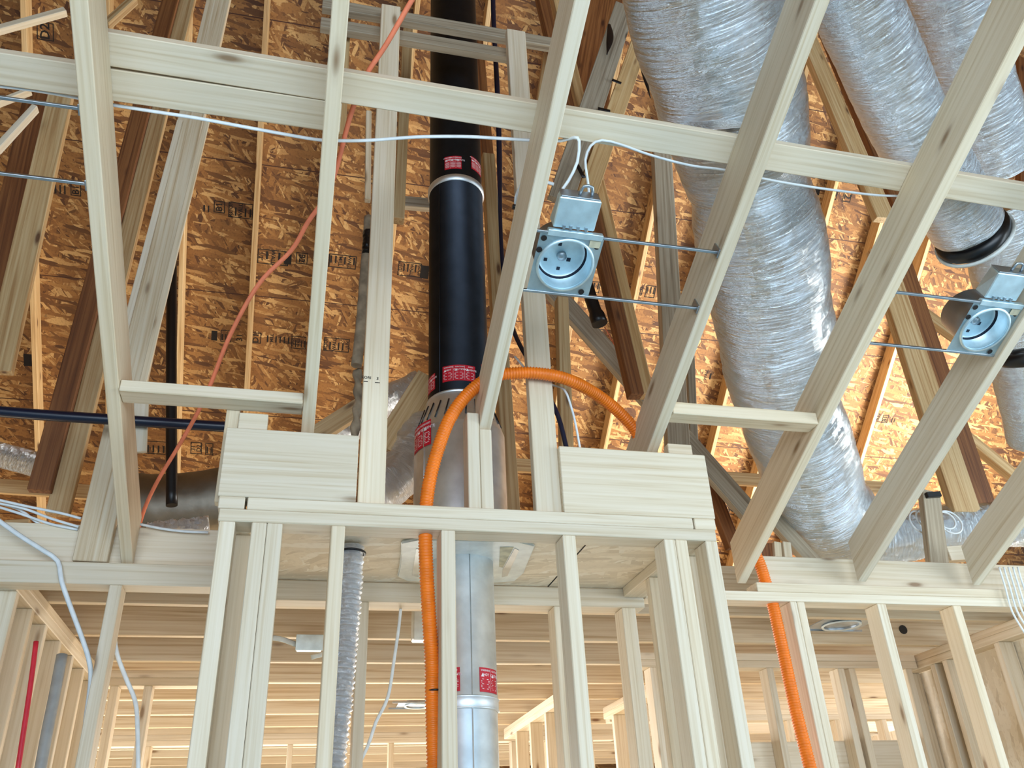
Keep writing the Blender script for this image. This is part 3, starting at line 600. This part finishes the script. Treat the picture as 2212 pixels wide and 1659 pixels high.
# ================================================================== LIGHT CANS
def light_can(lab, cx, cy, o, ba, bb, box=True):
    M = Matrix(((1, 0, 0, cx), (0, CV, SV, cy), (0, -SV, CV, vz(cy, o)), (0, 0, 0, 1)))
    root = empty('recessed_light', lab, 'light fixture', M, 'recessed light cans')
    R, hw, hh = .083, .096, .096
    bm = bmesh.new(); n = 48; A = []; Bv = []
    for k in range(n):
        a = 2 * math.pi * k / n + math.pi / 4; c, s = math.cos(a), math.sin(a); q = 1 / max(abs(c), abs(s))
        A.append((bm.verts.new((R * c, R * s, 0)), bm.verts.new((c * q * hw, s * q * hh, 0))))
    for k in range(n): bm.faces.new((A[k][0], A[(k + 1) % n][0], A[(k + 1) % n][1], A[k][1]))
    bmesh.ops.solidify(bm, geom=bm.faces[:], thickness=.002); bmesh.ops.recalc_face_normals(bm, faces=bm.faces)
    def ch(name, bm, mat, smooth=False, lab=None, par=None):
        o = link(name, bm, mat, None, None, smooth); o.parent = par or root
        if lab: o['label'] = lab
        return o
    pl = ch('mounting_plate', bm, ALU)
    def lat(prof, seg=48):
        b = bmesh.new(); rg = [[b.verts.new((r * math.cos(2 * math.pi * k / seg), r * math.sin(2 * math.pi * k / seg), z)) for k in range(seg)] for r, z in prof]
        for i in range(len(rg) - 1):
            for k in range(seg): b.faces.new((rg[i][k], rg[i][(k + 1) % seg], rg[i + 1][(k + 1) % seg], rg[i + 1][k]))
        bmesh.ops.recalc_face_normals(b, faces=b.faces); return b
    ch('lamp_can', lat([(.080, -.006), (.080, .02), (.076, .025), (.076, .056), (.062, .060), (.0005, .060)]), ALU, True)
    ch('can_shell', lat([(.0825, .003), (.0825, .125), (.0005, .126)]), GREYMET, True)
    ch('trim_ring', lat([(.079, -.008), (.085, -.009), (.0875, -.002), (.0875, .0), (.079, 0)]), ALU, True)
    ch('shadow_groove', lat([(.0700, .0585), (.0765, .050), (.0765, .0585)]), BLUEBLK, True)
    ch('lamp_socket', lat([(.0005, .048), (.014, .048), (.015, .060)]), GREYMET, True)
    for x, y, rx in ((-.045, .02, .005), (.025, .012, .006), (-.012, -.035, .005), (.0, .045, .005)):
        ch('knockout', boxbm(x - rx, x + rx, y - rx, y + rx, .0585, .0598, 0), BLUEBLK)
    for x, y in ((-.082, -.078), (.08, -.07), (-.088, -.04), (.07, .083)):
        b = bmesh.new(); bmesh.ops.create_circle(b, cap_ends=True, segments=16, radius=.009, matrix=Matrix.Translation((x, y, -.0026))); ch('slot_hole', b, INK)
    ch('plate_sticker', boxbm(.055, .088, -.088, -.066, -.003, -.0022, 0), INSUL)
    for k, yy in ((0, -.098), (1, .098)):
        b = boxbm(ba - cx, bb - cx, yy - .004, yy + .004, -.004, .006, .001); ch('hanger_bar', b, GREYMET)
        xe = (bb - cx) if bb > cx else (ba - cx); sg = 1 if bb - cx > cx - ba else -1
        xe = (bb - cx) if sg > 0 else (ba - cx)
        e = boxbm(xe - .003, xe + .003, yy - .014, yy + .014, -.012, .034, .001); ch('bar_foot', e, GREYMET)
    ch('plate_flange', boxbm(-.075, .09, -.108, -.09, -.006, .012, .001), ALU)
    if box:
        b = boxbm(-.062, .062, -.205, -.112, .006, .062, .003)
        for v in b.verts:
            if v.co.y < -.15 and abs(v.co.x) > .05 and v.co.z > .03: v.co.x *= .86
        bx = ch('junction_box', b, ALU)
        ch('box_cover', boxbm(-.058, .058, -.209, -.2055, .010, .058, .001), GREYMET, par=bx)
        for x in (-.03, -.01, .012, .036): ch('box_tab', boxbm(x - .004, x + .004, -.122, -.112, .002, .0055, 0), GREYMET, par=bx)
        hb = bmesh.new(); tubebm([Vector((.0, -.21, .03)), Vector((.005, -.235, .03)), Vector((.03, -.235, .03)), Vector((.036, -.21, .03))], .005, 8, .01, bm=hb); ch('conduit_clamp', hb, GREYMET, par=bx)
    return root
light_can('square light can hanging between the third and fourth vault rafters', .686, 1.918, .02, .578, 1.138)
light_can('light can at the right edge hanging beside the open duct end', 2.172, 1.975, .02, 1.772, 2.268)
light_can('pair of thin metal hanger bars reaching the leftmost rafter from the left edge', -1.06, 1.76, .02, -1.165, -.607)

# ================================================================== CONDUITS AND PIPES
def ent(name, lab, pts, r=.0205, parent=None):
    return tube(name, lab, 'conduit', pts, r, ORANGE, 18, .0024, lambda s, t: r + .0019 * math.sin(s * 2 * math.pi / .0098), parent)
YO = 2.505
po = [PY(940, 1780, 2.56), PY(938, 1659, 2.55), PY(934, 1500, 2.53), PY(933, 1430, 2.52), PY(926, 1320, 2.51), PY(921, 1230, YO), PY(919, 1160, YO), PY(921, 1090, YO), PY(930, 1030, 2.50), PY(948, 965, 2.48), PY(973, 902, 2.47), PY(1012, 850, 2.465), PY(1060, 815, 2.46), PY(1115, 806, 2.445), PY(1175, 808, 2.435), PY(1232, 822, 2.455), PY(1290, 853, 2.52), PY(1340, 893, 2.58), PY(1376, 938, 2.62), PY(1396, 1010, 2.65), PY(1402, 1080, 2.66)]
oc = ent('orange_conduit', 'orange corrugated conduit rising through the chase plate and arching right past the flue', po)
hoop('cable_tie', 'black cable tie around the orange conduit', None, PY(939, 1495, 2.53), (0, .1, 1), .0235, .0028, BLACK, parent=oc)
ent('orange_conduit', 'orange corrugated conduit running down under the right wall plate', [PY(1610, 1150, 3.16), PY(1640, 1215, 3.145), PY(1655, 1262, 3.145), PY(1668, 1300, 3.145), PY(1690, 1400, 3.14), PY(1718, 1530, 3.13), PY(1750, 1659, 3.12), PY(1780, 1780, 3.12)], .0235)
tube('drain_pipe', 'black plastic pipe running level behind the leftmost vault rafter', 'pipe', [PY(-60, 884, 2.99), PY(100, 897, 2.99), PY(300, 910, 2.99), PY(470, 921, 2.99), PY(560, 926, 2.99)], .0195, BLUEBLK, 16, .05)
tube('vent_pipe', 'upright black plastic pipe right of the leftmost vault rafter', 'pipe', [PY(371, 560, 3.3), PY(370, 820, 3.3), PY(371, 1092, 3.3)], .0215, BLACK, 16, .05)
tube('vent_pipe', 'short black pipe end below the square light can', 'pipe', [PY(1266, 610, 3.1), PY(1280, 655, 3.1), PY(1296, 700, 3.1)], .030, BLACK, 18, .02, rad=lambda s, t: .030 + (.007 if t > .72 else 0))
tube('black_hose', 'dark blue black hose dropping right of the flue from the top', 'hose', [PY(1064, -40, 2.75), PY(1067, 60, 2.75), PY(1074, 190, 2.75), PY(1078, 300, 2.75), PY(1081, 480, 2.75), PY(1088, 600, 2.75), PY(1100, 680, 2.72), PY(1118, 735, 2.66), PY(1150, 792, 2.6), PY(1182, 850, 2.56), PY(1206, 900, 2.54), PY(1224, 970, 2.53), PY(1230, 1010, 2.53)], .0105, BLUEBLK, 12, .03, rad=lambda s, t: .0125 - .004 * min(1, max(0, (t - .45) * 8)))
tube('salmon_cord', 'salmon extension cord slanting down from the top centre to the left rafter foot', 'cord', [PV(930, -60, .24), PV(890, 0, .235), PV(835, 95, .23), PV(790, 165, .225), PV(757, 250, .23), PV(725, 370, .235), PV(700, 430, .235), PV(665, 480, .24), PV(630, 540, .25), PV(570, 600, .25), PV(530, 660, .25), PV(490, 740, .25), PV(455, 830, .24), PV(425, 895, .23), PV(385, 965, .23), PV(340, 1040, .24), PV(312, 1100, .25), PV(295, 1160, .24)], .0068, CORD, 10, .02)
tube('foam_sleeve', 'dusty grey sleeve hanging left of the tall stud', 'pipe insulation', [PY(797, 470, 2.62), PY(794, 520, 2.62), PY(786, 620, 2.62), PY(780, 700, 2.62), PY(770, 790, 2.62)], .019, FOAM, 14, .02, disp=lambda a, s: .003 * noise.noise((math.cos(a) * 2, math.sin(a) * 2, s * 30)))
tube('fuzz_clump', 'black fuzzy caulk clump on top of the dusty sleeve', 'sealant', [PY(796, 500, 2.60), PY(794, 522, 2.60), PY(793, 545, 2.60)], .018, BLACK, 14, .004, disp=lambda a, s: .006 * noise.noise((math.cos(a) * 3, math.sin(a) * 3, s * 90)))
tube('twisted_wrap', 'twisted pipe wrap down the left of the tall stud', 'pipe insulation', [PY(772, 800, 2.66), PY(773, 870, 2.66), PY(765, 945, 2.66)], .014, FOAM, 12, .004, disp=lambda a, s: .004 * math.sin(a * 2 + s * 90))
tube('black_cloth', 'black scrap hanging from the grey leaning board', 'scrap', [PY(1316, 52, 2.9), PY(1318, 80, 2.9), PY(1311, 118, 2.9)], .02, BLACK, 10, .01, rad=lambda s, t: .004 + .016 * math.sin(math.pi * min(1, t + .08)), flat=.3)
tube('black_cloth', 'black scrap showing at the left side of the largest duct', 'scrap', [PY(1383, 135, 2.96), PY(1394, 170, 2.96), PY(1405, 212, 2.96)], .014, BLACK, 10, .01, rad=lambda s, t: .003 + .011 * math.sin(math.pi * min(1, t + .1)), flat=.3)
for lab, a, b in (('upper', (1322, 172), (1342, 180)), ('middle', (1292, 234), (1318, 240)), ('lower', (1247, 356), (1262, 384))):
    tube('nail_plate', '%s black strap on the leaning boards left of the largest duct' % lab, 'strap', [PY(*a, 2.93), PY((a[0] + b[0]) / 2, (a[1] + b[1]) / 2, 2.93), PY(*b, 2.93)], .011, BLACK, 8, .02, flat=.3)
tube('red_pipe', 'thin red water pipe on the side wall at bottom left', 'pipe', [PY(78, 1386, 3.35), PY(66, 1480, 3.33), PY(48, 1600, 3.31), PY(36, 1680, 3.30)], .0085, REDPIPE, 10, .03)
tube('grey_pipe', 'grey pipe beside the thin red one at bottom left', 'pipe', [PY(134, 1415, 3.6), PY(118, 1500, 3.58), PY(98, 1600, 3.56), PY(84, 1680, 3.55)], .020, GREYPIPE, 12, .03)
# ================================================================== CABLES
def cable(lab, pts, r=.0055, mat=WHITEC, name='white_cable', flat=.7, group=None):
    return tube(name, lab, 'cable', pts, r, mat, 8, .02, flat=flat, group=group)
cable('white cable stapled along the lower catwalk board and swagging past the flue', PVl((-60, 180, .19), (60, 193, .19), (150, 208, .195), (240, 226, .195), (340, 242, .18), (430, 256, .17), (560, 280, .175), (680, 301, .192), (735, 304, .192), (800, 303, .18), (900, 296, .175), (1000, 295, .178), (1080, 299, .185), (1150, 303, .195), (1212, 304, .195), (1240, 297, .166), (1251, 305, .16), (1247, 350, .14), (1228, 390, .12), (1208, 420, .1), (1202, 450, .09)))
cable('white cable rising from the square light can and running right under the long board', PVl((1266, 462, .08), (1272, 420, .1), (1268, 380, .12), (1264, 345, .15), (1276, 315, .165), (1300, 303, .168), (1340, 312, .168), (1390, 330, .165), (1440, 345, .16), (1500, 359, .16), (1565, 367, .195), (1655, 387, .195), (1740, 402, .18), (1820, 413, .18), (1900, 422, .195), (1990, 424, .2)))
cable('white cables strapped to the left face of the light can rafter', [PV(1196, 398, .2), PV(1165, 390, .205), PV(1135, 393, .205), PV(1121, 410, .2), PV(1117, 450, .2), PV(1111, 510, .2), PV(1096, 590, .2), PV(1083, 650, .2), PV(1071, 690, .2)], .006)
cable('second white cable looping over the light can rafter', [PV(1140, 402, .22), PV(1126, 402, .22), PV(1114, 425, .215), PV(1112, 470, .215), PV(1102, 560, .215)], .005)
tube('cable_tie', 'black tie holding white cables on the light can rafter', 'cable tie', [PV(1107, 446, .2), PV(1122, 449, .2)], .008, BLACK, 8, 1, smoothpath=False)
cable('thin white cable hanging right of the flue to the right header board', [PY(1112, 770, 2.62), PY(1140, 800, 2.6), PY(1190, 830, 2.56), PY(1219, 842, 2.50), PY(1234, 880, 2.50), PY(1244, 920, 2.50), PY(1254, 975, 2.51)], .004)
cable('thin brown wire hanging from the short black pipe', [PY(1306, 706, 3.15), PY(1322, 735, 3.15), PY(1338, 765, 3.15)], .003, CORD, 'thin_wire')
cable('white cable crossing the left wall plate at the left edge', [PY(-30, 1105, 3.06), PY(40, 1155, 3.07), PY(95, 1190, 3.08), PY(125, 1212, 3.09), PY(133, 1255, 3.08), PY(150, 1305, 3.1), PY(176, 1375, 3.12), PY(192, 1425, 3.14), PY(196, 1470, 3.16), PY(185, 1560, 3.18)], .008)
cable('white cable hanging down right of the lone stud under the left plate', [PY(252, 1310, 3.16), PY(247, 1360, 3.18), PY(252, 1410, 3.2), PY(272, 1465, 3.22), PY(292, 1515, 3.22), PY(297, 1570, 3.2), PY(299, 1680, 3.2)], .0075)
for k, (a, lab) in enumerate(((((-20, 1076), (60, 1094), (130, 1108), (175, 1120)), 'topmost'), (((-20, 1084), (50, 1098), (110, 1120), (170, 1138)), 'second'), (((-20, 1090), (45, 1110), (110, 1132), (168, 1144)), 'third'), (((-20, 1082), (40, 1100), (75, 1125), (100, 1142)), 'lowest'))):
    cable('%s of the white cables sagging in the bundle above the left plate' % lab, [PY(x, y, 3.12 + .012 * k) for x, y in a], .0048, group='white cables bundled over the left plate')
cable('white cable lying on the left rim board right of the rafter foot', [PY(300, 1132, 3.13), PY(350, 1142, 3.13), PY(400, 1148, 3.13), PY(450, 1150, 3.13)], .005)
cable('thin white cable swinging behind the chase left of the orange conduit', [PY(868, 1286, 3.2), PY(862, 1350, 3.2), PY(852, 1420, 3.2), PY(838, 1505, 3.2), PY(812, 1560, 3.2), PY(795, 1610, 3.2), PY(768, 1665, 3.2)], .006)
for k in range(5):
    cable('white cable at the right edge dropping through the right plate, %s from the left' % ORD[k], [PY(2158 + 10 * k, 1225, 3.08), PY(2172 + 10 * k, 1270, 3.07), PY(2186 + 11 * k, 1320, 3.08), PY(2215 + 12 * k, 1370, 3.1)], .0045, group='white cables dropping at the right edge')
for k, (x, y, r, sg) in enumerate(((1990, 1128, .06, 1), (2000, 1122, .05, 1), (2052, 1128, .06, -1), (2044, 1124, .045, -1))):
    c = PY(x, y, 3.27); hoop('cable_loop', 'white cable loop hung %s the short upright with the clip, %s of two' % (('left of', 'right of')[k // 2], ('outer', 'inner')[k % 2]), 'cable', c, (.05 * sg, -1, .15), r, .0045, WHITEC).__setitem__('group', 'white cable loops over the right wall')
stick('black_clip', 'black plastic clip on top of the short upright', 'clip', PY(2004, 1068, 3.17), PY(2034, 1066, 3.17), .026, .03, (0, -1, 0), BLACK)
# ================================================================== SMALL THINGS in the rooms behind
def can2(lab, c, r, tilt=0):
    m = Matrix.Translation(c)
    root = empty('recessed_light', lab, 'light fixture', m, 'recessed light cans')
    for nm, prof, mt in (('trim_ring', [(r, 0), (r * 1.12, -.004), (r * 1.14, .004), (r, .006)], WHITEP), ('lamp_can', [(r, 0), (r * .96, .06), (.0005, .062)], GREYMET)):
        lathe(nm, prof, mt, root, None, 40, True, m)
    o = link('mounting_plate', boxbm(-r * 1.7, r * 1.7, -r * 1.3, r * 1.3, .008, .011, 0), GREYMET); o.parent = root
    for s in (-1, 1):
        o = link('hanger_bar', boxbm(-.19, .19, s * r * 1.35 - .004, s * r * 1.35 + .004, .002, .012, 0), GREYMET); o.parent = root
can2('far recessed light can seen through the right wall studs', PZ(1818, 1352, PT + .02), .085)
can2('small far recessed light can left of the orange conduit', PZ(905, 1526, PT + .02), .085)
can2('recessed light can at the right edge in the room behind', PZ(2200, 1415, PT + .02), .085)
jb = PY(668, 1392, 4.09)
o = link('junction_box', boxbm(jb.x - .055, jb.x + .055, 4.055, 4.108, jb.z - .03, jb.z + .03, .003), GREYMET); tag(o, 'blue grey metal box on a joist behind the corrugated duct', 'electrical box')
bk = boxbm(jb.x - .06, jb.x + .06, 4.05, 4.054, jb.z - .035, jb.z + .035, .001); link('box_flange', bk, ALU, o)
tube('foil_tape', 'white foil tape scrap left of the blue grey box', 'tape scrap', [PY(582, 1377, 4.08), PY(605, 1380, 4.08), PY(640, 1392, 4.08)], .012, WHITEP, 10, .02, flat=.4, disp=lambda a, s: .004 * noise.noise((a, s * 40, 1)))
tube('foil_tape', 'white tape scrap below the blue grey box', 'tape scrap', [PY(672, 1420, 4.2), PY(690, 1415, 4.2), PY(712, 1408, 4.2)], .012, WHITEP, 10, .02, flat=.4, disp=lambda a, s: .004 * noise.noise((a, s * 40, 7)))
wb = PY(908, 1345, 3.9)
o = link('white_box', boxbm(wb.x - .035, wb.x + .05, 3.88, 3.95, wb.z - .08, wb.z + .07, .006), WHITEP); tag(o, 'white plastic box half hidden by the orange conduit', 'box')
c = PY(1951, 1360, 4.108)
bm = bmesh.new(); bmesh.ops.create_cone(bm, cap_ends=True, segments=24, radius1=.024, radius2=.024, depth=.004, matrix=Matrix.Translation((c.x, 4.108, c.z)) @ Matrix.Rotation(math.pi / 2, 4, 'X'))
o = link('hole_disc', bm, BLACK); tag(o, 'round dark disc painted as a hole in the joist of the right back room', 'hole')  # flat black disc standing in for the shade inside a hole
# ================================================================== PRINTED GRADE STAMPS on the deck
def stamp(px, py, lines, w, h, updir=True, border=True, solid=False):
    p = PR(px, py, .0)
    xa = U if updir else -U; za = ND; ya = za.cross(xa)
    p = p + ND * .002
    M = Matrix(((xa.x, ya.x, za.x, p.x), (xa.y, ya.y, za.y, p.y), (xa.z, ya.z, za.z, p.z), (0, 0, 0, 1)))
    bm = bmesh.new()
    if solid: addrect(bm, w, h, M)
    else:
        if border: addrect(bm, w, h, M, .007)
        n = len(lines)
        for k, t in enumerate(lines):
            y = h * (.5 - (k + .5) / n)
            if t == '-':
                addrect(bm, w * .55, h / n * .34, M @ Matrix.Translation((-w * .1, y, 0)))
            else: addtext(bm, t, min(h / n * 1.15, w / max(1, len(t)) * 1.45), M @ Matrix.Translation((0, y, 0)))
    o = link('grade_stamp', bm, INK); o.parent = deck; o.matrix_parent_inverse = deckm.inverted()
RW = ['ROOF', '-', 'WALL', '-', '-']
stamp(520, 455, RW, .13, .20); stamp(474, 447, ['B1'], .10, .09); stamp(446, 448, ['-', '-'], .1, .07, True, False)
stamp(590, 556, ['1/2"', '-', 'WALL', '-', 'ROOF'][::-1], .13, .26, False); stamp(652, 558, ['B2'], .10, .10, False); stamp(622, 560, ['', ''], .09, .06, False, True, True)
stamp(740, 565, ['-', 'WALL', '-', 'MILL', '-', '-'], .12, .24, False); stamp(704, 562, ['SEP'], .11, .07, False)
stamp(885, 582, ['ROOF', '-', 'WALL', '-', '-', '1/2"'], .13, .21, False); stamp(918, 588, [''], .12, .07, False, True, True)
stamp(645, 740, RW, .12, .13); stamp(727, 745, RW + ['1/2 IN'], .13, .23); stamp(601, 731, ['-', 'MILL', '-', '-', '-', '-'], .11, .22, True, False)
stamp(553, 730, ['D1'], .10, .09); stamp(518, 729, ['31'], .10, .07, True, False); stamp(488, 726, ['-', '-', '-'], .11, .09); stamp(463, 725, [''], .09, .05, True, True, True)
stamp(125, 405, ['', '-', '-', '-'], .13, .14, True, False); stamp(164, 410, ['B1'], .10, .08)
stamp(337, 967, ['-', '-', '-', '-'], .13, .18); stamp(424, 968, ['31', 'D2'], .12, .10); stamp(452, 970, ['-', '-'], .12, .07)
stamp(65, 778, [''], .11, .10, True, True, True)
stamp(1283, 620, ['-', '-', '-'], .11, .12, False); stamp(1383, 628, ['SEP'], .13, .06, False, False); stamp(1405, 630, ['-', '-', '-'], .12, .10, False)
stamp(1765, 412, [''], .08, .06, False, True, True); stamp(1803, 420, ['-', '-'], .10, .06, False); stamp(1830, 425, ['2'], .10, .09, False)
stamp(1580, 1102, ['2'], .11, .09, False); stamp(1562, 1100, ['-', '-'], .11, .08, False)
stamp(1985, 560, ['WALL', '-', '-'], .12, .14, False, False); stamp(2020, 720, ['-', '-', '-', '-'], .11, .14, False, False)
stamp(1893, 902, ['21'], .09, .07); stamp(1912, 905, ['B1'], .09, .07); stamp(1930, 906, ['-', '-'], .09, .06, True, False)
stamp(98, 68, ['D2'], .13, .12)
stamp(1530, 810, ['WALL', '-'], .12, .10, True, False)
# faint stamp on the tall stud
bm = bmesh.new(); p = PY(801, 818, YC + .0195)
MS = Matrix(((1, 0, 0, p.x), (0, 0, -1, p.y), (0, 1, 0, p.z), (0, 0, 0, 1)))
addtext(bm, 'EORI', .014, MS @ Matrix.Translation((-.014, .003, 0))); addtext(bm, '3', .016, MS @ Matrix.Translation((.022, .002, 0)))
addrect(bm, .014, .003, MS @ Matrix.Translation((-.016, -.012, 0))); addrect(bm, .016, .003, MS @ Matrix.Translation((.022, -.013, 0)))
for q in SC.objects:
    if q.get('label', '').startswith('tall pale stud left'):
        o = link('lumber_stamp', bm, INK); o.parent = q; bpy.context.view_layer.update(); o.matrix_parent_inverse = q.matrix_world.inverted()
        break
